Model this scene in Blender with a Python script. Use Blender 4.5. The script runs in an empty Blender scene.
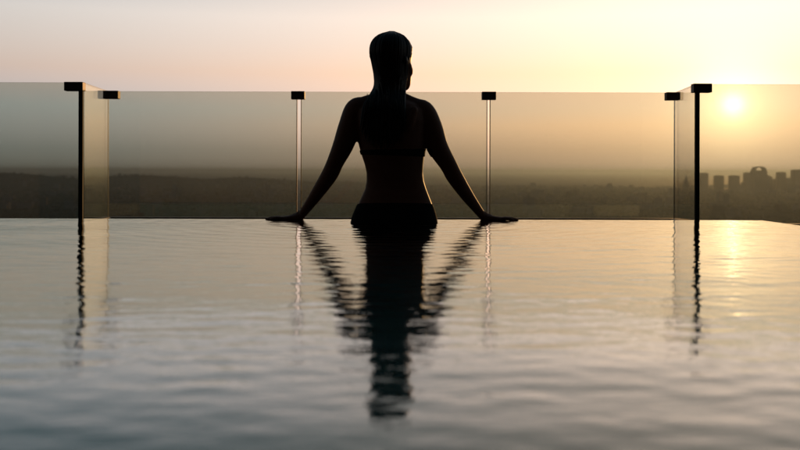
import bpy, bmesh, math, random
import numpy as np
from mathutils import Vector, Matrix

random.seed(7)
rng = np.random.default_rng(11)
S = bpy.context.scene
R = math.radians

# ------------------------------------------------------------------ camera
F = 900.0                 # focal length in pixels of the 800 px wide photograph
HZ = 171.0                # eye-level row in the photograph
CH = 0.2213               # camera height over the pool water (m)
cam_d = bpy.data.cameras.new('camera')
cam = bpy.data.objects.new('camera', cam_d)
S.collection.objects.link(cam)
cam_d.sensor_width = 36.0
cam_d.lens = F / 800 * 36
cam_d.shift_y = -(225 - HZ) / 800
cam_d.clip_start = 0.05
cam_d.clip_end = 200000
cam.location = (0, 0, CH)
cam.rotation_euler = (R(90), R(-0.15), 0)
cam_d.dof.use_dof = True
cam_d.dof.focus_distance = 4.1
cam_d.dof.aperture_fstop = 4.0
S.camera = cam

# ------------------------------------------------------------------ world and sun
SUN_EL = math.atan((HZ - 108) / F)
SUN_AZ = math.atan((733 - 400) / F)          # to the right of +Y
sun_dir = Vector((math.sin(SUN_AZ) * math.cos(SUN_EL), math.cos(SUN_AZ) * math.cos(SUN_EL), math.sin(SUN_EL)))
W = bpy.data.worlds.new('World')
S.world = W
W.use_nodes = True
wn, wl = W.node_tree.nodes, W.node_tree.links
wn.clear()
w_out = wn.new('ShaderNodeOutputWorld')
w_bg = wn.new('ShaderNodeBackground')
sky = wn.new('ShaderNodeTexSky')
sky.sky_type = 'NISHITA'
sky.sun_disc = False
sky.sun_elevation = SUN_EL
sky.sun_rotation = SUN_AZ
sky.altitude = 150
sky.air_density = 1.0
sky.dust_density = 0.0
sky.ozone_density = 1.0
w_bg.inputs['Strength'].default_value = 0.15
def wnode(t, **k):
    n_ = wn.new(t)
    for a_, v_ in k.items(): setattr(n_, a_, v_)
    return n_
w_tc = wnode('ShaderNodeTexCoord')
w_sep = wnode('ShaderNodeSeparateXYZ'); wl.new(w_tc.outputs['Generated'], w_sep.inputs[0])
def wramp(stops):
    r_ = wnode('ShaderNodeValToRGB'); wl.new(w_sep.outputs['Z'], r_.inputs[0])
    e_ = r_.color_ramp.elements
    e_[0].position, e_[0].color = stops[0][0], (*stops[0][1], 1)
    e_[1].position, e_[1].color = stops[-1][0], (*stops[-1][1], 1)
    for p_, c_ in stops[1:-1]:
        n_ = e_.new(p_); n_.color = (*c_, 1)
    return r_.outputs[0]
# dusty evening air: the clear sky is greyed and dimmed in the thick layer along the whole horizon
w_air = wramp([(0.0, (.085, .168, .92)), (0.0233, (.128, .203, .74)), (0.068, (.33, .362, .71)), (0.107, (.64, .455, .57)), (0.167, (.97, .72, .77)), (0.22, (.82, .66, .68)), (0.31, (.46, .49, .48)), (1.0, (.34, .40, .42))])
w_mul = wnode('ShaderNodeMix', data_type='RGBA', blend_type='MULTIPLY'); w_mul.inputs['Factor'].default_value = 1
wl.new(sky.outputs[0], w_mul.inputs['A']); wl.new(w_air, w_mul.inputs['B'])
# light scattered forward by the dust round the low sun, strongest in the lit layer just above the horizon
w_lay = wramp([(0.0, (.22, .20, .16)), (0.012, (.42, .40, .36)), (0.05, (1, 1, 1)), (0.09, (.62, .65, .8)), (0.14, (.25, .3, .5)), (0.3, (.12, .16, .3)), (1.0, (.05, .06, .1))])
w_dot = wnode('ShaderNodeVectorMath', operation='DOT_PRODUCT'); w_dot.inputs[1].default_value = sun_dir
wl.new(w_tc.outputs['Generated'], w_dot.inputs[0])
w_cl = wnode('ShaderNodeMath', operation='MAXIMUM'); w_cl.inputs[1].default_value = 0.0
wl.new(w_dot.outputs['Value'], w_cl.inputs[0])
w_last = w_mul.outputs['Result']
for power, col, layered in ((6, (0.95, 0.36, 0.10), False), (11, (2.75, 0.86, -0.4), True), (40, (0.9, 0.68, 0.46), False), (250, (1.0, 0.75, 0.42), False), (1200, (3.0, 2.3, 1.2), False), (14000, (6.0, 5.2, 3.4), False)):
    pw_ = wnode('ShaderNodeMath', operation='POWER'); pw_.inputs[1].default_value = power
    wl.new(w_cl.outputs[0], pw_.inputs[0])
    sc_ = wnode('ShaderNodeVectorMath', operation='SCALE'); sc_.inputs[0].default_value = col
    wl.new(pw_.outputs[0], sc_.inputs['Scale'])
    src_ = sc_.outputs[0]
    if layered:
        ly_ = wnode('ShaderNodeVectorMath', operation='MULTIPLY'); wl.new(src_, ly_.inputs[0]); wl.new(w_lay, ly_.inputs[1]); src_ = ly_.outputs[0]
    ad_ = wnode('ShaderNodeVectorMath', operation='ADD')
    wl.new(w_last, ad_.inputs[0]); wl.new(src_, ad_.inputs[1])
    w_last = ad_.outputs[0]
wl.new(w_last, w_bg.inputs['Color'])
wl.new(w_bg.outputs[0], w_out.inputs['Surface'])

sun_d = bpy.data.lights.new('sun', 'SUN')
sun_d.energy = 1.2
sun_d.angle = R(0.53)
sun_d.color = (1.0, 0.50, 0.18)
sun = bpy.data.objects.new('sun', sun_d)
S.collection.objects.link(sun)
sun.rotation_euler = sun_dir.to_track_quat('Z', 'Y').to_euler()

S.view_settings.view_transform = 'Standard'
S.view_settings.look = 'None'
S.view_settings.exposure = 0.9
S.view_settings.gamma = 1.0
S.render.engine = 'CYCLES'
cy = S.cycles
cy.use_denoising = True
cy.max_bounces = 10
cy.transparent_max_bounces = 24
cy.volume_bounces = 1
cy.sample_clamp_indirect = 1.6
cy.sample_clamp_direct = 2.0

# ------------------------------------------------------------------ helpers
def link(o, parent=None):
    S.collection.objects.link(o)
    if parent is not None:
        o.parent = parent
    return o

def mesh_obj(name, bm, m, parent=None, smooth=False):
    me = bpy.data.meshes.new(name)
    bm.to_mesh(me)
    bm.free()
    if m is not None:
        me.materials.append(m)
    if smooth:
        me.polygons.foreach_set('use_smooth', [True] * len(me.polygons))
    return link(bpy.data.objects.new(name, me), parent)

def tag(o, label=None, cat=None, group=None, kind=None):
    if label: o['label'] = label
    if cat: o['category'] = cat
    if group: o['group'] = group
    if kind: o['kind'] = kind
    return o

def empty(name, loc=(0, 0, 0)):
    o = bpy.data.objects.new(name, None)
    o.empty_display_size = 0.1
    o.location = loc
    return link(o)

def box(bm, x0, x1, y0, y1, z0, z1, bevel=0.0):
    r = bmesh.ops.create_cube(bm, size=1.0, matrix=Matrix.Translation(((x0 + x1) / 2, (y0 + y1) / 2, (z0 + z1) / 2)) @
                              Matrix.Diagonal((x1 - x0, y1 - y0, z1 - z0, 1)))
    if bevel:
        es = list({e for v in r['verts'] for e in v.link_edges})
        bmesh.ops.bevel(bm, geom=es, offset=bevel, segments=2, affect='EDGES', profile=0.6)

def ring_loft(bm, rings):
    vr = [[bm.verts.new(p) for p in r] for r in rings]
    n = len(vr[0])
    for a, b in zip(vr[:-1], vr[1:]):
        for i in range(n):
            bm.faces.new((a[i], a[(i + 1) % n], b[(i + 1) % n], b[i]))
    bm.faces.new(list(reversed(vr[0])))
    bm.faces.new(vr[-1])

def ellipse(c, u, v, n=24, p=2.0):
    out = []
    for i in range(n):
        t = 2 * math.pi * i / n
        ct, st = math.cos(t), math.sin(t)
        out.append(Vector(c) + Vector(u) * math.copysign(abs(ct) ** (2 / p), ct) + Vector(v) * math.copysign(abs(st) ** (2 / p), st))
    return out

def tube(bm, pts, radii, n=14, flat=1.0, up=Vector((0, 1, 0)), fine=6):
    """smooth tapered limb through pts (Catmull-Rom); radii may be (a, b) pairs"""
    pts = [Vector(p) for p in pts]
    P = [pts[0] * 2 - pts[1]] + pts + [pts[-1] * 2 - pts[-2]]
    rr = [radii[0]] + list(radii) + [radii[-1]]
    cs, rs = [], []
    for i in range(1, len(P) - 2):
        for k in range(fine):
            t = k / fine
            a, b, c, d = P[i - 1], P[i], P[i + 1], P[i + 2]
            cs.append(0.5 * ((2 * b) + (c - a) * t + (2 * a - 5 * b + 4 * c - d) * t * t + (-a + 3 * b - 3 * c + d) * t ** 3))
            a, b, c, d = rr[i - 1], rr[i], rr[i + 1], rr[i + 2]
            rs.append(0.5 * ((2 * b) + (c - a) * t + (2 * a - 5 * b + 4 * c - d) * t * t + (-a + 3 * b - 3 * c + d) * t ** 3))
    cs.append(P[-2]); rs.append(rr[-2])
    rings = []
    # rounded ends
    d0 = (cs[1] - cs[0]).normalized(); d1 = (cs[-1] - cs[-2]).normalized()
    cs = [cs[0] - d0 * rs[0] * 0.9, cs[0] - d0 * rs[0] * 0.6] + cs + [cs[-1] + d1 * rs[-1] * 0.6, cs[-1] + d1 * rs[-1] * 0.9]
    rs = [rs[0] * 0.35, rs[0] * 0.78] + rs + [rs[-1] * 0.78, rs[-1] * 0.35]
    for i, c in enumerate(cs):
        d = (cs[min(i + 1, len(cs) - 1)] - cs[max(i - 1, 0)]).normalized()
        u = up - d * up.dot(d)
        u.normalize()
        v = d.cross(u)
        rings.append(ellipse(c, u * rs[i] * flat, v * rs[i], n))
    ring_loft(bm, rings)

# ------------------------------------------------------------------ materials
def mat(name, col, rough=0.6, metal=0.0, spec=0.5, noise=None, bump=None):
    m = bpy.data.materials.new(name)
    m.use_nodes = True
    nt = m.node_tree
    b = nt.nodes['Principled BSDF']
    b.inputs['Base Color'].default_value = (*col, 1)
    b.inputs['Roughness'].default_value = rough
    b.inputs['Metallic'].default_value = metal
    b.inputs['Specular IOR Level'].default_value = spec
    if noise or bump:
        tc = nt.nodes.new('ShaderNodeTexCoord')
    if noise:
        sc, col2 = noise
        n = nt.nodes.new('ShaderNodeTexNoise'); n.inputs['Scale'].default_value = sc; n.inputs['Detail'].default_value = 6
        mx = nt.nodes.new('ShaderNodeMix'); mx.data_type = 'RGBA'
        mx.inputs['A'].default_value = (*col, 1); mx.inputs['B'].default_value = (*col2, 1)
        nt.links.new(tc.outputs['Object'], n.inputs['Vector'])
        nt.links.new(n.outputs['Fac'], mx.inputs['Factor'])
        nt.links.new(mx.outputs['Result'], b.inputs['Base Color'])
    if bump:
        sc, st, di = bump
        n = nt.nodes.new('ShaderNodeTexNoise'); n.inputs['Scale'].default_value = sc; n.inputs['Detail'].default_value = 4
        bp = nt.nodes.new('ShaderNodeBump'); bp.inputs['Strength'].default_value = st; bp.inputs['Distance'].default_value = di
        nt.links.new(tc.outputs['Object'], n.inputs['Vector'])
        nt.links.new(n.outputs['Fac'], bp.inputs['Height'])
        nt.links.new(bp.outputs[0], b.inputs['Normal'])
    return m

def glass_mat(name, tint, dirt=0.0, f0=0.09):
    """one face of a tinted pane: transmission tinted, mirror reflection by Schlick"""
    m = bpy.data.materials.new(name)
    m.use_nodes = True
    nt = m.node_tree; nt.nodes.clear()
    out = nt.nodes.new('ShaderNodeOutputMaterial')
    tr = nt.nodes.new('ShaderNodeBsdfTransparent'); tr.inputs[0].default_value = (*tint, 1)
    gl = nt.nodes.new('ShaderNodeBsdfGlossy'); gl.inputs['Roughness'].default_value = 0.015
    gl.inputs['Color'].default_value = (0.95, 0.97, 0.95, 1)
    lw = nt.nodes.new('ShaderNodeLayerWeight'); lw.inputs['Blend'].default_value = 0.5
    pw = nt.nodes.new('ShaderNodeMath'); pw.operation = 'POWER'; pw.inputs[1].default_value = 5
    ma = nt.nodes.new('ShaderNodeMath'); ma.operation = 'MULTIPLY_ADD'; ma.inputs[1].default_value = 1 - f0; ma.inputs[2].default_value = f0
    mx = nt.nodes.new('ShaderNodeMixShader')
    nt.links.new(lw.outputs['Facing'], pw.inputs[0]); nt.links.new(pw.outputs[0], ma.inputs[0])
    nt.links.new(ma.outputs[0], mx.inputs[0])
    nt.links.new(tr.outputs[0], mx.inputs[1]); nt.links.new(gl.outputs[0], mx.inputs[2])
    last = mx
    if dirt:
        df = nt.nodes.new('ShaderNodeBsdfDiffuse'); df.inputs[0].default_value = (0.6, 0.58, 0.52, 1)
        tl = nt.nodes.new('ShaderNodeBsdfTranslucent'); tl.inputs[0].default_value = (0.7, 0.68, 0.62, 1)
        dm = nt.nodes.new('ShaderNodeMixShader'); dm.inputs[0].default_value = 0.7
        nt.links.new(df.outputs[0], dm.inputs[1]); nt.links.new(tl.outputs[0], dm.inputs[2])
        tc = nt.nodes.new('ShaderNodeTexCoord')
        n = nt.nodes.new('ShaderNodeTexNoise'); n.inputs['Scale'].default_value = 2.5; n.inputs['Detail'].default_value = 8
        nt.links.new(tc.outputs['Object'], n.inputs['Vector'])
        mm = nt.nodes.new('ShaderNodeMath'); mm.operation = 'MULTIPLY'; mm.inputs[1].default_value = dirt * 2
        nt.links.new(n.outputs['Fac'], mm.inputs[0])
        # dried splashes: small round spots in patches
        vo = nt.nodes.new('ShaderNodeTexVoronoi'); vo.inputs['Scale'].default_value = 26
        lt = nt.nodes.new('ShaderNodeMath'); lt.operation = 'LESS_THAN'; lt.inputs[1].default_value = 0.085
        n2 = nt.nodes.new('ShaderNodeTexNoise'); n2.inputs['Scale'].default_value = 3.1; n2.inputs['Detail'].default_value = 2
        gt = nt.nodes.new('ShaderNodeMath'); gt.operation = 'GREATER_THAN'; gt.inputs[1].default_value = 0.60
        nt.links.new(tc.outputs['Object'], vo.inputs['Vector']); nt.links.new(tc.outputs['Object'], n2.inputs['Vector'])
        nt.links.new(vo.outputs['Distance'], lt.inputs[0]); nt.links.new(n2.outputs['Fac'], gt.inputs[0])
        sp = nt.nodes.new('ShaderNodeMath'); sp.operation = 'MULTIPLY'; nt.links.new(lt.outputs[0], sp.inputs[0]); nt.links.new(gt.outputs[0], sp.inputs[1])
        s2 = nt.nodes.new('ShaderNodeMath'); s2.operation = 'MULTIPLY_ADD'; s2.inputs[1].default_value = 0.16; nt.links.new(sp.outputs[0], s2.inputs[0]); nt.links.new(mm.outputs[0], s2.inputs[2])
        mm = s2
        m2 = nt.nodes.new('ShaderNodeMixShader')
        nt.links.new(mm.outputs[0], m2.inputs[0]); nt.links.new(mx.outputs[0], m2.inputs[1]); nt.links.new(dm.outputs[0], m2.inputs[2])
        last = m2
    nt.links.new(last.outputs[0], out.inputs[0])
    return m

M_skin = mat('skin', (0.12, 0.052, 0.033), 0.5, spec=0.08, noise=(9, (0.10, 0.042, 0.026)), bump=(300, 0.15, 0.0004))
M_hair = mat('wet_hair', (0.004, 0.003, 0.0025), 0.45, spec=0.2)
M_cloth = mat('black_swim_fabric', (0.004, 0.004, 0.004), 0.85, spec=0.1)
M_metal = mat('dark_bronze', (0.03, 0.02, 0.014), 0.55, metal=0.4)
M_edge = mat('dark_glass_edge', (0.008, 0.012, 0.01), 0.6, spec=0.1)
M_glass = glass_mat('tinted_glass', (0.82, 0.845, 0.805), 0.012)
M_glass2 = glass_mat('coated_return_glass', (0.80, 0.80, 0.74), 0.012, 0.17)
M_tile = mat('dark_pool_tile', (0.04, 0.13, 0.14), 0.3, noise=(6, (0.025, 0.09, 0.10)))
M_stone = mat('dark_terrace_stone', (0.05, 0.048, 0.045), 0.6, noise=(3, (0.03, 0.03, 0.03)), bump=(40, 0.3, 0.002))
M_ground = mat('town_ground', (0.045, 0.045, 0.04), 0.95, spec=0.0, noise=(0.0015, (0.03, 0.036, 0.028)))
M_tree = mat('far_foliage', (0.022, 0.038, 0.034), 0.95, spec=0.0, noise=(0.01, (0.03, 0.045, 0.038)))

# water: dielectric surface with fine relief on top of the modelled ripples
M_water = bpy.data.materials.new('pool_water'); M_water.use_nodes = True
nt = M_water.node_tree
nt.nodes.clear()
wo = nt.nodes.new('ShaderNodeOutputMaterial')
rf = nt.nodes.new('ShaderNodeBsdfRefraction'); rf.inputs['Color'].default_value = (0.72, 0.90, 0.92, 1); rf.inputs['IOR'].default_value = 1.333; rf.inputs['Roughness'].default_value = 0.0
gs = nt.nodes.new('ShaderNodeBsdfGlossy'); gs.inputs['Roughness'].default_value = 0.0; gs.inputs['Color'].default_value = (1, 1, 1, 1)
lw = nt.nodes.new('ShaderNodeLayerWeight'); lw.inputs['Blend'].default_value = 0.5
pw = nt.nodes.new('ShaderNodeMath'); pw.operation = 'POWER'; pw.inputs[1].default_value = 4.6
ma = nt.nodes.new('ShaderNodeMath'); ma.operation = 'MULTIPLY_ADD'; ma.inputs[1].default_value = 1.27; ma.inputs[2].default_value = 0.02; ma.use_clamp = True
wm = nt.nodes.new('ShaderNodeMixShader')
nt.links.new(lw.outputs['Facing'], pw.inputs[0]); nt.links.new(pw.outputs[0], ma.inputs[0]); nt.links.new(ma.outputs[0], wm.inputs[0])
nt.links.new(rf.outputs[0], wm.inputs[1]); nt.links.new(gs.outputs[0], wm.inputs[2]); nt.links.new(wm.outputs[0], wo.inputs[0])
tc = nt.nodes.new('ShaderNodeTexCoord')
mp = nt.nodes.new('ShaderNodeMapping'); mp.inputs['Scale'].default_value = (28, 50, 1)
n = nt.nodes.new('ShaderNodeTexNoise'); n.inputs['Scale'].default_value = 1.0; n.inputs['Detail'].default_value = 2
bp = nt.nodes.new('ShaderNodeBump'); bp.inputs['Strength'].default_value = 0.3; bp.inputs['Distance'].default_value = 0.002
nt.links.new(tc.outputs['Object'], mp.inputs[0]); nt.links.new(mp.outputs[0], n.inputs['Vector'])
nt.links.new(n.outputs['Fac'], bp.inputs['Height'])
for nd in (rf, gs, lw): nt.links.new(bp.outputs[0], nd.inputs['Normal'])

M_sea = mat('sea', (0.02, 0.04, 0.045), 0.8, spec=0.004)

# ------------------------------------------------------------------ pool and terrace
PX0, PX1, PY0, PY1 = -1.90, 1.68, -5.0, 4.14
FLOOR = -0.88
WT = 0.12                                                 # wall thickness
def basin_part(name, *a):
    bm = bmesh.new(); box(bm, *a, bevel=0.004); return bm
bm = bmesh.new()
box(bm, PX0 + 0.012, PX1 - 0.012, PY0 + 0.012, PY1 - 0.012, FLOOR - 0.2, FLOOR)
tag(mesh_obj('pool_floor', bm, M_tile), kind='structure')
for nm, a in (('pool_wall_far', (PX0 + 0.012, PX1 - 0.012, PY1 - WT, PY1 - 0.012)), ('pool_wall_near', (PX0 + 0.012, PX1 - 0.012, PY0 + 0.012, PY0 + WT)),
              ('pool_wall_left', (PX0 + 0.012, PX0 + WT, PY0 + WT + 0.003, PY1 - WT - 0.003)), ('pool_wall_right', (PX1 - WT, PX1 - 0.012, PY0 + WT + 0.003, PY1 - WT - 0.003))):
    bm = bmesh.new(); box(bm, *a, FLOOR + 0.003, -0.014)
    tag(mesh_obj(nm, bm, M_tile), kind='structure')

# water sheet with real ripples
nx = 340
xs = np.linspace(PX0, PX1, nx)
ys = np.concatenate([np.arange(PY0, 0.2, 0.03), np.linspace(0.2, PY1, 395)])
ny = len(ys)
X, Y = np.meshgrid(xs, ys)
H = np.zeros_like(X)
def add_waves(n, lam0, lam1, slope, ang0, spread):
    global H
    for i in range(n):
        lam = lam0 * (lam1 / lam0) ** rng.random()
        k = 2 * math.pi / lam
        a = ang0 + rng.normal() * spread
        amp = slope / k / math.sqrt(n / 2)
        H += amp * np.sin(k * (math.cos(a) * X + math.sin(a) * Y) + rng.random() * 6.283)
add_waves(20, 0.30, 0.95, 0.0045, R(80), R(40))
add_waves(30, 0.11, 0.28, 0.0042, R(95), R(40))
add_waves(60, 0.045, 0.095, 0.013, R(88), R(38))
for cx, cyy, amp, lam, dec in ((-0.034, 3.85, 0.0007, 0.11, 1.2), (-0.45, 4.05, 0.0004, 0.075, 0.7), (0.38, 4.05, 0.0004, 0.075, 0.7)):
    r = np.hypot(X - cx, Y - cyy)
    H += amp * np.cos(2 * math.pi * r / lam) * np.exp(-r / dec)
edge = np.minimum.reduce([X - PX0, PX1 - X, PY1 - Y])
H *= np.clip(edge / 0.08, 0.15, 1)
H -= np.clip(1 - edge / 0.02, 0, 1) ** 2 * 0.008           # film bending over the rim
verts = np.stack([X, Y, H], -1).reshape(-1, 3)
ii = np.arange(nx * ny).reshape(ny, nx)
faces = np.stack([ii[:-1, :-1], ii[:-1, 1:], ii[1:, 1:], ii[1:, :-1]], -1).reshape(-1, 4)
me = bpy.data.meshes.new('pool_water')
me.from_pydata(verts.tolist(), [], faces.tolist())
me.polygons.foreach_set('use_smooth', [True] * len(me.polygons))
me.materials.append(M_water)
tag(link(bpy.data.objects.new('pool_water', me)), kind='structure')

# terrace round the pool, one step below the rim, and the block that carries it
bm = bmesh.new()
GY_F, GY_N = 5.20, 4.69                                    # far and near runs of the balustrade
box(bm, -6.0, 6.0, -9.0, GY_N + 0.12, -1.30, -0.42)
box(bm, -1.80, 1.72, GY_N + 0.12, GY_F + 0.12, -1.30, -0.42)
terr = tag(mesh_obj('roof_terrace', bm, M_stone), kind='structure')
# cut the pool out of the slab
bm = bmesh.new(); box(bm, PX0, PX1, PY0, PY1, -2, 1)
cut = mesh_obj('cut', bm, None)
md = terr.modifiers.new('b', 'BOOLEAN'); md.object = cut; md.operation = 'DIFFERENCE'; md.solver = 'EXACT'
dg = bpy.context.evaluated_depsgraph_get()
new = bpy.data.meshes.new_from_object(terr.evaluated_get(dg))
terr.modifiers.clear(); terr.data = new
bpy.data.objects.remove(cut)
bm = bmesh.new(); box(bm, -5.7, 5.7, -9.0, 4.6, -149.9, -1.31)
tag(mesh_obj('roof_block', bm, M_stone), kind='structure')

# unseen walls and canopy added behind the viewpoint to shade the woman's back
M_dark = mat('blocker_dark', (0.06, 0.055, 0.05), 0.8, noise=(2, (0.04, 0.038, 0.035)))
for nm, a in (('light_blocker_rear', (-6.0, 6.0, -9.3, -9.003, -0.42, 3.2)), ('light_blocker_roof', (-6.0, 6.0, -9.3, 2.2, 3.203, 3.6)),
              ('light_blocker_left', (-6.3, -6.003, -9.3, 2.2, -0.42, 3.2)), ('light_blocker_right', (6.003, 6.3, -9.3, 2.2, -0.42, 3.2))):
    bm = bmesh.new(); box(bm, *a)
    tag(mesh_obj(nm, bm, M_dark), kind='structure')

# ------------------------------------------------------------------ glass balustrade
GT = 0.6775                                                # top of the glass over the water
GB = -0.42
TH = 0.012
bal = tag(empty('glass_balustrade', (0, GY_F, GB)), 'tinted frameless glass balustrade with dark clips, stepping back around the pool edge', 'balustrade')
bal_o = Vector((0, GY_F, GB))
def bal_part(name, bm, m):
    bmesh.ops.translate(bm, verts=bm.verts, vec=-bal_o)
    return mesh_obj(name, bm, m, bal)
def fx(px, D): return (px - 400) / F * D
def pane(x0, x1, y, th=TH, top=GT):
    bm = bmesh.new(); box(bm, x0, x1, y - th / 2, y + th / 2, GB + 0.05, top)
    o = bal_part('pane', bm, M_glass)
    for x in (x0, x1):                                     # the polished edge shows dark
        bm = bmesh.new(); s = 1 if x == x1 else -1
        box(bm, min(x + s * 0.0005, x + s * 0.0045), max(x + s * 0.0005, x + s * 0.0045), y - th / 2, y + th / 2, GB + 0.05, top - 0.0005)
        e = mesh_obj('pane_edge', bm, M_edge)
        e.parent = o
        for v in e.data.vertices: v.co -= bal_o
    return o
XL_F, XR_F = fx(107.5, GY_F), fx(675, GY_F)
XL_N, XR_N = fx(81, GY_N), fx(697, GY_N)
g1, g2 = fx(299, GY_F), fx(488.3, GY_F)
gap = 0.0150
pane(XL_F + 0.006, g1 - gap, GY_F)
pane(g1 + gap, g2 - gap * 0.75, GY_F)
pane(g2 + gap * 0.75, XR_F - 0.006, GY_F)
# outer runs
for s, x in ((-1, XL_N), (1, XR_N)):
    a = x + s * 0.012
    for k in range(3):
        x0, x1 = a + s * k * 1.26, a + s * (k * 1.26 + 1.23)
        pane(min(x0, x1), max(x0, x1), GY_N)
        if k:
            c = a + s * (k * 1.26 - 0.015)
            bm = bmesh.new(); box(bm, c - 0.040, c + 0.040, GY_N - 0.022, GY_N + 0.022, GT - 0.040, GT + 0.006, 0.003); bal_part('clip', bm, M_metal)
# return panes
def ret(xn, xf):
    bm = bmesh.new()
    y0, y1 = GY_N + 0.012, GY_F - 0.012
    box(bm, -TH / 2, TH / 2, y0, y1, GB + 0.05, GT)
    for v in bm.verts:
        v.co.x += xn + (xf - xn) * (v.co.y - y0) / (y1 - y0)
    bal_part('return_pane', bm, M_glass2)
ret(XL_N + 0.008, XL_F + 0.002)
ret(XR_N - 0.006, XR_F - 0.002)
# dark corner strips
for x in (XL_N, XR_N):
    bm = bmesh.new(); box(bm, x - 0.011, x + 0.011, GY_N - 0.010, GY_N + 0.010, GB + 0.05, GT - 0.03, 0.002); bal_part('corner_strip', bm, M_edge)
# clips
def clip(x0, x1, y, top=GT + 0.002, h=0.046, d=0.024):
    bm = bmesh.new(); box(bm, x0, x1, y - d, y + d, top - h, top, 0.003)
    bal_part('clip', bm, M_metal)
clip(fx(291.3, GY_F), fx(304.7, GY_F), GY_F)
clip(fx(481.6, GY_F), fx(495.6, GY_F), GY_F)
clip(fx(104, GY_F), fx(119, GY_F), GY_F)
clip(fx(665.3, GY_F), fx(679, GY_F), GY_F)
clip(fx(65.3, GY_N), fx(84, GY_N), GY_N)
clip(fx(692, GY_N), fx(710.5, GY_N), GY_N)
# base shoe
for a in ((XL_F - 0.03, XR_F + 0.03, GY_F - 0.035, GY_F + 0.035), (-5.6, XL_N + 0.03, GY_N - 0.035, GY_N + 0.035), (XR_N - 0.03, 5.6, GY_N - 0.035, GY_N + 0.035),
          (XL_F - 0.032, XL_F + 0.032, GY_N + 0.038, GY_F - 0.038), (XR_F - 0.032, XR_F + 0.032, GY_N + 0.038, GY_F - 0.038)):
    bm = bmesh.new(); box(bm, *a, GB + 0.002, -0.048, 0.003)
    bal_part('base_shoe', bm, M_metal)

# ------------------------------------------------------------------ the woman
def P(px, py, D): return Vector(((px - 400) / F * D, D, CH + (HZ - py) / F * D))
BY = 3.875
body = bmesh.new()
def sect(py, l, r, yb, yf, p=2.3):
    a, c_ = P(l, py, BY), P(r, py, BY)
    return ellipse(((a.x + c_.x) / 2, (yb + yf) / 2, a.z), ((c_.x - a.x) / 2, 0, 0), (0, (yf - yb) / 2, 0), 32, p)
tors = [(258, 362, 427, 3.80, 3.96, 2.2), (248, 352, 437, 3.775, 3.975, 2.3), (235, 349.5, 439, 3.765, 3.98, 2.3), (224, 351, 437.5, 3.772, 3.978, 2.3), (216, 353, 436, 3.785, 3.975, 2.3),
        (208, 356.5, 433.5, 3.80, 3.972, 2.3), (199, 361, 430, 3.81, 3.968, 2.3), (190, 365, 426.5, 3.815, 3.965, 2.3), (182, 366.5, 424, 3.812, 3.965, 2.3),
        (174, 366.5, 423, 3.805, 3.965, 2.3), (165, 364.5, 423.5, 3.795, 3.968, 2.3), (155, 361, 424.5, 3.785, 3.985, 2.3), (146, 358.5, 425.5, 3.780, 4.005, 2.4),
        (135, 356.5, 426.5, 3.776, 4.0, 2.4), (122, 355, 427, 3.776, 3.975, 2.4), (112, 356, 425.5, 3.785, 3.955, 2.4), (106, 360, 420, 3.80, 3.945, 2.3), (101.5, 366, 411.5, 3.82, 3.94, 2.1),
        (97, 374, 405, 3.835, 3.935, 2.0)]
ring_loft(body, [sect(*s) for s in tors])
# neck
nb = P(390.5, 104, BY)
tube(body, [(nb.x, 3.868, nb.z), (nb.x, 3.872, nb.z + 0.05), (nb.x + 0.004, 3.885, nb.z + 0.11)], [0.062, 0.051, 0.050], 20)
# shoulders and arms
wr = {}
for s in (-1, 1):
    if s < 0:
        pts = [P(366, 110, BY), P(356.5, 110.5, BY), P(349.8, 127, 3.87), P(343.3, 146, 3.875), P(335.5, 163, 3.89), P(329.5, 176, 3.92), P(317, 195, 3.98), P(305, 212, 4.04), P(300.5, 217.5, 4.06)]
    else:
        pts = [P(411, 111.5, BY), P(422.5, 112.5, BY), P(430.8, 128, 3.87), P(437.8, 148, 3.875), P(448.5, 166, 3.89), P(455, 178, 3.92), P(467, 196, 3.98), P(479, 212, 4.04), P(483.5, 217.5, 4.06)]
    tube(body, pts, [0.045, 0.050, 0.0495, 0.0455, 0.0375, 0.0365, 0.029, 0.0205, 0.019], 18)
    wr[s] = pts[-1]
# deltoid / trapezius bridges
tube(body, [P(381, 98.5, BY), P(366, 103.5, BY), P(354, 108.5, BY)], [0.028, 0.030, 0.034], 14)
tube(body, [P(400, 98.5, BY), P(412, 104.5, BY), P(424, 109.5, BY)], [0.028, 0.030, 0.034], 14)
# shoulder blades
for px, s in ((372, -1), (409, 1)):
    c = P(px, 124, BY)
    tube(body, [(c.x + s * 0.02, 3.792, c.z + 0.05), (c.x, 3.788, c.z), (c.x - s * 0.012, 3.795, c.z - 0.05)], [0.018, 0.022, 0.012], 12)
# breasts (front)
for px in (375, 408):
    c = P(px, 140, BY)
    tube(body, [(c.x, 3.96, c.z + 0.02), (c.x, 4.0, c.z - 0.005)], [0.05, 0.042], 16)
# buttocks and legs
for s in (-1, 1):
    hx = -0.027 + s * 0.092
    tube(body, [(hx, 3.845, -0.03), (hx - s * 0.005, 3.828, -0.08)], [0.065, 0.07], 18)
    tube(body, [(hx, 3.875, -0.08), (hx, 3.88, -0.25), (hx - s * 0.01, 3.88, -0.43), (hx - s * 0.012, 3.87, -0.56), (hx - s * 0.015, 3.875, -0.81)],
         [0.088, 0.075, 0.053, 0.052, 0.034], 18)
    tube(body, [(hx - s * 0.015, 3.85, -0.846), (hx - s * 0.01, 3.93, -0.85), (hx + s * 0.002, 4.0, -0.862)], [0.032, 0.034, 0.018], 14)
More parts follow.
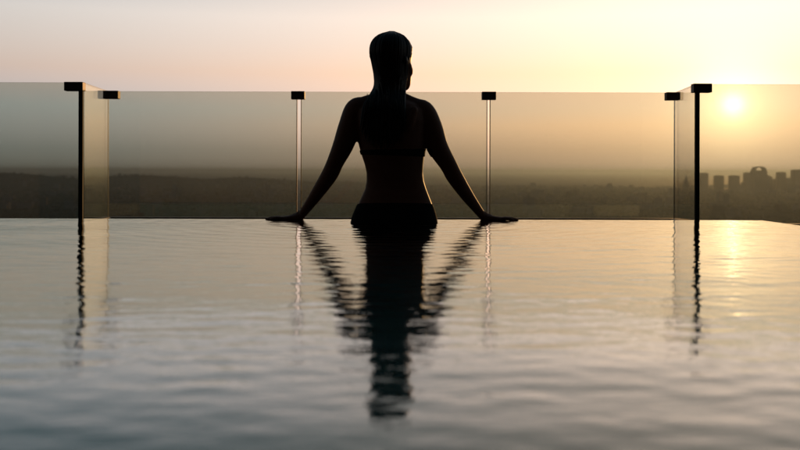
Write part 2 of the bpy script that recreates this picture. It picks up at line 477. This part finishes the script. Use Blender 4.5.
# hands: palm and five fingers lying on the rim, fingers pointing outwards
for s in (-1, 1):
    w = wr[s]
    zp = 0.0015                                          # centre of the palm: half out of the water film
    o = Vector((w.x, 4.062, zp + 0.008))
    D_ = Vector((s, 0.10, 0)).normalized(); Q_ = Vector((0, 1, 0))
    palm = [o - D_ * 0.012, o + D_ * 0.02 + Vector((0, 0, -0.004)), o + D_ * 0.055 + Vector((0, 0, -0.008)), o + D_ * 0.088 + Vector((0, 0, -0.009))]
    rings = []
    for c, hw, hh in zip(palm, (0.020, 0.031, 0.039, 0.037), (0.019, 0.0165, 0.014, 0.011)):
        rings.append(ellipse(c, Q_ * hw, Vector((0, 0, hh)), 20, 2.6))
    ring_loft(body, rings)
    tube(body, [w + Vector((0, 0, 0.012)), o + Vector((0, 0, 0.004)), o + D_ * 0.03], [0.0185, 0.0185, 0.016], 14)
    for off, ln, ang in ((0.029, 0.070, 0.10), (0.010, 0.081, 0.02), (-0.010, 0.075, -0.06), (-0.028, 0.058, -0.16)):
        d = Vector((s * math.cos(ang), math.sin(ang), 0))
        k0 = o + D_ * 0.078 + Q_ * off + Vector((0, 0, -0.008))
        pts = [k0, k0 + d * ln * 0.42 + Vector((0, 0, 0.003)), k0 + d * ln * 0.75 + Vector((0, 0, 0.0)), k0 + d * ln + Vector((0, 0, -0.005))]
        tube(body, pts, [0.0098, 0.0088, 0.0080, 0.0062], 10, up=Vector((0, 1, 0)))
    k0 = o + D_ * 0.015 + Q_ * 0.024 + Vector((0, 0, -0.004))
    d = Vector((s * 0.62, 0.78, 0)).normalized()
    tube(body, [k0, k0 + d * 0.032, k0 + d * 0.056 + Vector((s * 0.006, 0, -0.001)), k0 + d * 0.068 + Vector((s * 0.012, 0, -0.004))], [0.0135, 0.0115, 0.0098, 0.0075], 10)
# head
hc = P(391.3, 92, BY)
HB = Vector((hc.x, 3.885, CH + (HZ - 89.5) / F * BY))      # under the chin, skull axis
YAW = R(-41)
rotH = Matrix.Translation(HB) @ Matrix.Rotation(YAW, 4, 'Z') @ Matrix.Rotation(R(-3), 4, 'X')
def hl(x, y, z): return rotH @ Vector((x, y, z))
hs = [(0.000, .022, .050, .086), (.010, .036, .026, .095), (.028, .050, -.01, .098), (.05, .059, -.035, .096), (.075, .065, -.062, .094), (.10, .069, -.083, .091),
      (.125, .071, -.094, .087), (.15, .0755, -.100, .090), (.178, .0755, -.099, .084), (.203, .067, -.087, .066), (.222, .050, -.064, .042), (.234, .028, -.035, .016), (.238, .010, -.016, -.002)]
rings = []
for z, hw, yb, yf in hs:
    rings.append([rotH @ p for p in ellipse((0, (yb + yf) / 2, z), (hw, 0, 0), (0, (yf - yb) / 2, 0), 32, 2.25)])
ring_loft(body, rings)
tube(body, [hl(0, .085, .128), hl(0, .098, .108), hl(0, .106, .094)], [.008, .010, .0115], 12)          # nose
tube(body, [hl(-.019, .088, .066), hl(0, .097, .069), hl(.019, .088, .066)], [.005, .0085, .005], 10)     # lips
tube(body, [hl(-.04, .066, .146), hl(0, .082, .148), hl(.04, .066, .146)], [.006, .008, .006], 10)        # brow
for s in (-1, 1):
    tube(body, [hl(s * .068, -.002, .130), hl(s * .074, -.010, .120), hl(s * .068, -.002, .098)], [.009, .011, .008], 10, flat=1.2)
    tube(body, [hl(s * .044, .056, .078), hl(s * .054, .036, .100)], [.0225, .020], 12)                     # cheek

base = Vector((-0.027, 3.875, FLOOR))
me = bpy.data.meshes.new('tmp'); bmesh.ops.recalc_face_normals(body, faces=body.faces); body.to_mesh(me); body.free()
tmp = link(bpy.data.objects.new('tmp', me))
md = tmp.modifiers.new('r', 'REMESH'); md.mode = 'VOXEL'; md.voxel_size = 0.0048; md.use_smooth_shade = True
md2 = tmp.modifiers.new('s', 'SMOOTH'); md2.factor = 0.5; md2.iterations = 5
dg = bpy.context.evaluated_depsgraph_get()
bme = bpy.data.meshes.new_from_object(tmp.evaluated_get(dg))
bpy.data.objects.remove(tmp)
zmin = min(v.co.z for v in bme.vertices)
base.z = zmin
for v in bme.vertices: v.co -= base
bme.materials.clear(); bme.materials.append(M_skin)
bme.polygons.foreach_set('use_smooth', [True] * len(bme.polygons))
bme.name = 'person'
person = tag(link(bpy.data.objects.new('person', bme)), 'person in a black bikini seen from behind, waist-deep, arms spread on the pool rim', 'person')
person.location = (base.x, base.y, FLOOR + 0.001)
shift = (FLOOR + 0.001) - base.z

def shell(name, planes, keep, off, m, thick=0.0, groove=None):
    """cloth or hair that follows the body: cut the skin by planes, keep what passes, lift along normals"""
    bm = bmesh.new(); bm.from_mesh(bme)
    for co, no in planes:
        bmesh.ops.bisect_plane(bm, geom=bm.verts[:] + bm.edges[:] + bm.faces[:], plane_co=co - base, plane_no=no, dist=1e-5)
    dead = [f for f in bm.faces if not keep(f.calc_center_median() + base)]
    bmesh.ops.delete(bm, geom=dead, context='FACES')
    bm.normal_update()
    nr = {v: v.normal.copy() for v in bm.verts}
    bnd = {v for v in bm.verts if any(e.is_boundary for e in v.link_edges)}
    for v in bm.verts:
        d = off
        if groove: d = groove(v.co + base, nr[v])
        if v in bnd: d = 0.0008
        v.co += nr[v] * d
    return mesh_obj(name, bm, m, person, smooth=True)
Zc = lambda py: CH + (HZ - py) / F * BY
za, zb = Zc(157), Zc(150.5)
armcut_l, armcut_r = P(352, 150, BY).x, P(432, 150, BY).x
shell('bikini_top', [(Vector((0, 0, za)), Vector((0.03, 0, 1))), (Vector((0, 0, zb)), Vector((-0.02, 0, 1)))],
      lambda c: za + -0.03 * c.x < c.z < zb + 0.02 * c.x and armcut_l < c.x < armcut_r and c.y < 4.05 or (c.y > 3.955 and za <= c.z < Zc(128) and armcut_l < c.x < armcut_r), 0.0035, M_cloth)
zt = Zc(205)
shell('bikini_bottom', [(Vector((0, BY, zt)), Vector((0, 0.10, 1)))],
      lambda c: -0.16 + abs(c.x + 0.027) * 0.75 < c.z < zt - 0.10 * (c.y - BY) and abs(c.x + 0.027) < 0.24 and c.y < 4.01, 0.003, M_cloth)

# hair: slick wet cap over the skull and a heavy wet fall down the back
inv = rotH.inverted()
def in_cap(c):
    l = inv @ c
    if l.z < 0.05 + max(0, l.y + 0.02) * 0.9: return False
    front = 0.045 - max(0, 0.15 - l.z) * 0.55 + max(0, l.z - 0.17) * 0.7
    return l.y < front
def cap_groove(c, n_):
    l = inv @ c
    a = math.atan2(l.x, l.z - 0.12) * 16 + l.y * 14
    return 0.0065 + 0.0008 * math.sin(a) + 0.0005 * math.sin(a * 2.7 + 1)
hair = shell('hair', [], in_cap, 0.009, M_hair, groove=cap_groove)
# combed strands: crown, round the skull, down the back
bm = bmesh.new()
rs = random.Random(3)
HZs = [h[0] for h in hs]
def skull(th, z, off):
    hw = np.interp(z, HZs, [h[1] for h in hs]); yb = np.interp(z, HZs, [h[2] for h in hs]); yf = np.interp(z, HZs, [h[3] for h in hs])
    c0 = (yb + yf) / 2
    return hl(math.sin(th) * (hw + off), c0 - math.cos(th) * ((yf - yb) / 2 + off), z)
NS = 170
for i in range(NS):
    u = i / (NS - 1) * 2 - 1 + rs.uniform(-.02, .02)
    th = u * R(104)
    lay = rs.random() * 0.004
    sd = abs(u)
    o_ = 0.004 + lay
    pts = [hl(math.sin(th) * .012, -0.012 - math.cos(th) * .012, .240 + lay), skull(th, .222, o_), skull(th, .190, o_), skull(th * .98, .150, o_), skull(th * .93, .105, o_ + 0.002 * (1 - sd))]
    xm = P(387, 97, BY).x + u * 0.071
    xe = P(383, 140, BY).x + u * 0.085 * (0.85 + 0.3 * rs.random())
    ze = Zc(147) + rs.uniform(-0.022, 0.045) + sd ** 2 * 0.05
    pts += [Vector((xm * .7 + pts[-1].x * .3, 3.822 - 0.014 * (1 - u * u) + lay + sd * 0.03, Zc(91))),
            Vector((xm * .5 + xe * .5, 3.785 + lay * 2 + sd * 0.008, Zc(106))), Vector((xm * .2 + xe * .8, 3.768 + lay * 3, Zc(122))), Vector((xe, 3.766 + lay * 2, ze))]
    tube(bm, pts, [0.004, 0.0065, 0.007, 0.007, 0.007, 0.0068, 0.0066, 0.0055, 0.0009], 6, fine=3)
for i in range(46):                                        # loose hairs standing off the mass
    u = rs.uniform(-1, 1); th = u * R(104); o_ = 0.011 + rs.random() * 0.006; z1 = rs.uniform(.10, .21)
    a_ = skull(th, z1, 0.006); b_ = skull(th + rs.uniform(-.1, .1), z1 - .035, o_); c_ = skull(th + rs.uniform(-.15, .15), z1 - .06, 0.008)
    tube(bm, [a_, b_, c_], [0.0006, 0.0006, 0.0004], 4, fine=3)
for i in range(40):
    u = rs.uniform(-1.1, 1.1); x_ = P(383, 140, BY).x + u * 0.088; z_ = Zc(rs.uniform(108, 140))
    tube(bm, [(x_ - u * 0.012, 3.772, z_ + 0.05), (x_ + rs.uniform(-.006, .006), 3.765, z_), (x_ + rs.uniform(-.014, .014), 3.768, z_ - rs.uniform(.03, .06))], [0.0012, 0.001, 0.0005], 4, fine=3)
bmesh.ops.translate(bm, verts=bm.verts, vec=-base)
mesh_obj('hair_fall', bm, M_hair, person, smooth=True)
# loose drops of water caught in the hair are left to the gloss; eyes
for s in (-1, 1):
    bm = bmesh.new(); bmesh.ops.create_uvsphere(bm, u_segments=16, v_segments=10, radius=0.012, matrix=Matrix.Translation(hl(s * 0.031, 0.066, 0.126) - base))
    mesh_obj('eye', bm, mat('eye', (0.5, 0.48, 0.45), 0.2), person, smooth=True)

# ------------------------------------------------------------------ land, sea and town
ZG = -150.0
def ground_at(px, dist, z=ZG):                             # a spot on the plain, `dist` metres ahead
    return Vector(((px - 400) / F * dist, dist, z))
bm = bmesh.new()
BIG = 60000
coast = [(-BIG, 15000), (-9000, 14000), (-4200, 12500), (-2200, 11200), (-900, 10300), (200, 9700), (1500, 9500), (2250, 9300), (2450, 7700), (2950, 7600), (3300, 9000), (5200, 11500), (9000, 12500), (BIG, 14000)]
vs = [bm.verts.new((x, y, ZG)) for x, y in coast] + [bm.verts.new((BIG, -BIG, ZG)), bm.verts.new((-BIG, -BIG, ZG))]
bm.faces.new(vs)
tag(mesh_obj('ground', bm, M_ground), kind='structure')
bm = bmesh.new(); bmesh.ops.create_grid(bm, x_segments=2, y_segments=2, size=BIG)
bmesh.ops.translate(bm, verts=bm.verts, vec=(0, 0, ZG - 4))
tag(mesh_obj('sea', bm, M_sea), kind='structure')

# hills on the left, sinking towards the coast
def hill_h(x, y):
    h = 0
    for cx, cyy, sx, sy, a in ((-3900, 8000, 1300, 900, 138), (-2500, 8600, 900, 700, 108), (-1500, 9000, 700, 600, 88), (-5200, 7500, 1300, 1200, 135), (-700, 9300, 500, 500, 50), (3900, 9300, 700, 600, 45)):
        h = max(h, a * math.exp(-((x - cx) / sx) ** 2 - ((y - cyy) / sy) ** 2))
    h += 6 * math.sin(x * 0.006) * math.sin(y * 0.005 + 1) * min(1, h / 40)
    return h - 6
bm = bmesh.new()
gx, gy = 140, 50
grid = [[bm.verts.new((-8000 + 13500 * i / gx, 5500 + 5200 * j / gy, ZG + hill_h(-8000 + 13500 * i / gx, 5500 + 5200 * j / gy))) for i in range(gx + 1)] for j in range(gy + 1)]
for j in range(gy):
    for i in range(gx):
        bm.faces.new((grid[j][i], grid[j][i + 1], grid[j + 1][i + 1], grid[j + 1][i]))
tag(mesh_obj('hills', bm, M_tree, smooth=True), kind='structure')

def surf(x, y):
    if -8000 < x < 5500 and 5500 < y < 10700: return ZG + max(0, hill_h(x, y))
    return ZG
def coast_y(x):
    for (a, ya), (b_, yb) in zip(coast[:-1], coast[1:]):
        if a <= x <= b_: return ya + (yb - ya) * (x - a) / (b_ - a)
    return 12000

# wooded mass: low clumps of crowns
ico = bmesh.new(); bmesh.ops.create_icosphere(ico, subdivisions=1, radius=1.0)
iv = np.array([v.co[:] for v in ico.verts]); fi = np.array([[v.index for v in f.verts] for f in ico.faces]); ico.free()
V, Fc, base_i = [], [], 0
for i in range(9000):
    d = 2600 * (10200 / 2600) ** rng.random()
    px = rng.uniform(-80, 880)
    p = ground_at(px, d)
    if p.y > coast_y(p.x) - 60: continue
    r = rng.uniform(5, 12)
    q = iv * (1 + 0.25 * rng.standard_normal((len(iv), 1))) * np.array([r, r, r * rng.uniform(0.7, 1.1)])
    q = q + np.array([p.x, p.y, surf(p.x, p.y) + r * 0.5])
    V.append(q); Fc.append(fi + base_i); base_i += len(iv)
me = bpy.data.meshes.new('wood'); me.from_pydata(np.concatenate(V).tolist(), [], np.concatenate(Fc).tolist()); me.materials.append(M_tree)
tag(link(bpy.data.objects.new('far_trees', me)), 'dark mass of far trees spread over the hazy plain', 'trees', kind='stuff')

def facade_mat(name, wall, glass, wscale):
    m = bpy.data.materials.new(name); m.use_nodes = True
    nt = m.node_tree; b = nt.nodes['Principled BSDF']
    tc = nt.nodes.new('ShaderNodeTexCoord'); br = nt.nodes.new('ShaderNodeTexBrick')
    mp = nt.nodes.new('ShaderNodeMapping'); mp.inputs['Rotation'].default_value = (R(90), 0, 0)
    br.inputs['Scale'].default_value = 1.0; br.offset = 0
    br.inputs['Brick Width'].default_value = wscale; br.inputs['Row Height'].default_value = 3.6
    br.inputs['Mortar Size'].default_value = 0.7
    br.inputs['Color1'].default_value = (*glass, 1); br.inputs['Color2'].default_value = (*[c * 1.6 for c in glass], 1); br.inputs['Mortar'].default_value = (*wall, 1)
    nt.links.new(tc.outputs['Object'], mp.inputs[0]); nt.links.new(mp.outputs[0], br.inputs['Vector'])
    nt.links.new(br.outputs['Color'], b.inputs['Base Color'])
    b.inputs['Roughness'].default_value = 0.7
    b.inputs['Specular IOR Level'].default_value = 0.0
    return m
FM = [facade_mat('facade_beige', (0.08, 0.075, 0.07), (0.04, 0.05, 0.055), 3.0), facade_mat('facade_grey', (0.07, 0.075, 0.08), (0.05, 0.06, 0.07), 4.0), facade_mat('facade_brown', (0.065, 0.06, 0.055), (0.04, 0.05, 0.05), 3.5)]
M_roof = mat('roof_grey', (0.08, 0.08, 0.08), 0.9, spec=0.0)

# towers on the skyline
def tower(px0, px1, ytop, dist, label, kind, fm, depth=None, group=None):
    w = (px1 - px0) / F * dist; c = ground_at((px0 + px1) / 2, dist)
    top = CH + (HZ - ytop) / F * dist; h = top - ZG
    dp = depth or w * 0.9
    e = tag(empty('tower', c), label, 'tower', group)
    def part(name, boxes, m):
        bm = bmesh.new()
        for a in boxes: box(bm, *a)
        mesh_obj(name, bm, m, e)
    part('podium', [(-w * .8, w * .8, -dp * .8, dp * .8, -1, 14)], FM[1])
    if kind == 'slab':
        part('shaft', [(-w / 2, w / 2, -dp / 2, dp / 2, 14, h - 6)], fm)
        for s in (-1, 1): part('corner_pier', [(s * w * .5 - 2.5, s * w * .5 + 2.5, -dp / 2 - 2, dp / 2 + 2, 14, h - 3)], FM[2])
        part('crown', [(-w * .36, w * .36, -dp * .36, dp * .36, h - 6, h)], M_roof)
    elif kind == 'step':
        part('shaft', [(-w / 2, w / 2, -dp / 2, dp / 2, 14, h * .80), (-w * .36, w * .36, -dp * .4, dp * .4, h * .80, h * .93)], fm)
        part('crown', [(-w * .2, w * .2, -dp * .25, dp * .25, h * .93, h)], M_roof)
    elif kind == 'spire':
        part('shaft', [(-w / 2, w / 2, -dp / 2, dp / 2, 14, h * .55), (-w * .32, w * .32, -dp * .32, dp * .32, h * .55, h * .70)], fm)
        bm = bmesh.new(); bmesh.ops.create_cone(bm, cap_ends=True, segments=12, radius1=w * .3, radius2=0.8, depth=h * .30, matrix=Matrix.Translation((0, 0, h * .85)))
        mesh_obj('spire', bm, M_roof, e)
    elif kind == 'arch':
        part('shaft', [(-w / 2, w / 2, -dp / 2, dp / 2, 14, h * .84)], fm)
        bm = bmesh.new(); n_ = 18
        r1, r0 = w * .5, w * .30
        hh = h * .16
        ro = [(-r1, 0)] + [(-r1 * math.cos(math.pi * k / n_) ** 1, 0.35 * hh + 0.65 * hh * math.sin(math.pi * k / n_)) for k in range(n_ + 1)] + [(r1, 0)]
        ri = [(-r0, 0)] + [(-r0 * math.cos(math.pi * k / n_), 0.30 * hh + 0.45 * hh * math.sin(math.pi * k / n_)) for k in range(n_ + 1)] + [(r0, 0)]
        q = [[bm.verts.new((x, y, h * .84 + z)) for x, z in ring] for ring in (ro, ri) for y in (-dp * .3, dp * .3)]
        of, ob, inf, ib = q
        for k in range(len(ro) - 1):
            bm.faces.new((of[k], of[k + 1], inf[k + 1], inf[k])); bm.faces.new((ob[k + 1], ob[k], ib[k], ib[k + 1]))
            bm.faces.new((of[k], ob[k], ob[k + 1], of[k + 1])); bm.faces.new((inf[k + 1], ib[k + 1], ib[k], inf[k]))
        mesh_obj('roof_arch', bm, fm, e)
    return e
tower(684, 688.5, 173, 7000, 'slender tower tapering to a needle spire on the skyline', 'spire', FM[1])
tower(700, 707, 172, 7000, 'plain slab tower in a row of three, next to the spired tower', 'slab', FM[0])
tower(715, 722.5, 174.5, 7100, 'middle slab tower of the spaced row of three', 'slab', FM[2])
tower(730, 738, 174.5, 7000, 'slab tower in the row of three beside the dense cluster', 'slab', FM[0])
tower(741, 746, 181, 7200, 'short stepped tower at the start of the dense cluster', 'step', FM[2])
tower(744.5, 751, 171.5, 7300, 'tall slab tower leaning close against the arch-topped tower', 'slab', FM[1])
tower(752.5, 765, 165.5, 6900, 'wide tower with an open arch on its roof', 'arch', FM[0])
tower(764, 772, 174.5, 7300, 'broad stepped tower beside the arch-topped one', 'step', FM[1])
tower(771, 777, 178, 7000, 'brown mid-height slab tower in the dense cluster', 'slab', FM[2])
tower(777.5, 784.5, 171, 6900, 'brown slab tower standing clear above its lower neighbours', 'slab', FM[2])
tower(785, 793, 177, 7200, 'low grey slab tower filling a gap between taller ones', 'slab', FM[1])
tower(793, 803, 168.5, 6800, 'big pale slab tower at the thick end of the skyline', 'slab', FM[0])
tower(806, 815, 173, 7000, 'stepped tower past the big pale slab', 'step', FM[1])

# low-rise town
def low_block(kind):
    e = empty('apartment_block')
    rs = random.Random(kind)
    w, d, h = ((26, 16, 20), (40, 18, 26), (22, 22, 34), (60, 24, 14), (30, 20, 44))[kind]
    bm = bmesh.new(); box(bm, -w / 2, w / 2, -d / 2, d / 2, -4, h)
    if kind in (1, 3): box(bm, w * .1, w * .45, -d * 1.1, -d / 2 + 0.5, -4, h * .8)
    mesh_obj('wall', bm, FM[kind % 3], e)
    bm = bmesh.new(); box(bm, -w / 2 - .6, w / 2 + .6, -d / 2 - .6, d / 2 + .6, h + .02, h + 1.0); box(bm, -w * .2, w * .1, -d * .2, d * .25, h + 1, h + 4.5)
    mesh_obj('roof', bm, M_roof, e)
    return e
protos = [low_block(k) for k in range(5)]
used = set()
names = ('small low apartment block among the trees of the hazy plain', 'long apartment block with a lower wing on the hazy plain', 'square mid-rise block on the hazy plain', 'long flat warehouse-like block on the hazy plain', 'tall narrow apartment block on the hazy plain')
n_b = 0
while n_b < 230:
    d = 2750 * (8800 / 2750) ** (rng.random() ** 0.9)
    px = rng.uniform(-10, 810)
    p = ground_at(px, d)
    if p.y > coast_y(p.x) - 150: continue
    k = int(rng.choice(5, p=[.3, .25, .2, .13, .12]))
    if k == 3 and d < 5000: continue
    src = protos[k]
    if k in used:
        e = src.copy(); S.collection.objects.link(e)
        for ch in src.children:
            c = ch.copy(); S.collection.objects.link(c); c.parent = e
    else:
        e = src; used.add(k)
    e.location = (p.x, p.y, surf(p.x, p.y)); e.rotation_euler.z = rng.uniform(-0.6, 0.6)
    sc = rng.uniform(0.8, 1.5); e.scale = (sc, sc, rng.uniform(0.8, 1.3))
    tag(e, names[k], 'building', 'blocks of the low town, kind %s' % ('small', 'winged', 'square', 'flat', 'narrow')[k])
    n_b += 1

# ------------------------------------------------------------------ haze
bm = bmesh.new(); box(bm, -BIG - 500, BIG + 500, -BIG - 500, BIG + 500, ZG - 6, 62)
m = bpy.data.materials.new('haze'); m.use_nodes = True
nt = m.node_tree; nt.nodes.clear()
o = nt.nodes.new('ShaderNodeOutputMaterial'); v = nt.nodes.new('ShaderNodeVolumePrincipled')
v.inputs['Color'].default_value = (0.20, 0.255, 0.31, 1)
v.inputs['Density'].default_value = 5.5e-5
v.inputs['Anisotropy'].default_value = 0.7
nt.links.new(v.outputs[0], o.inputs['Volume'])
tag(mesh_obj('haze', bm, m), 'thin pale haze filling the air over the town', 'haze', kind='stuff')
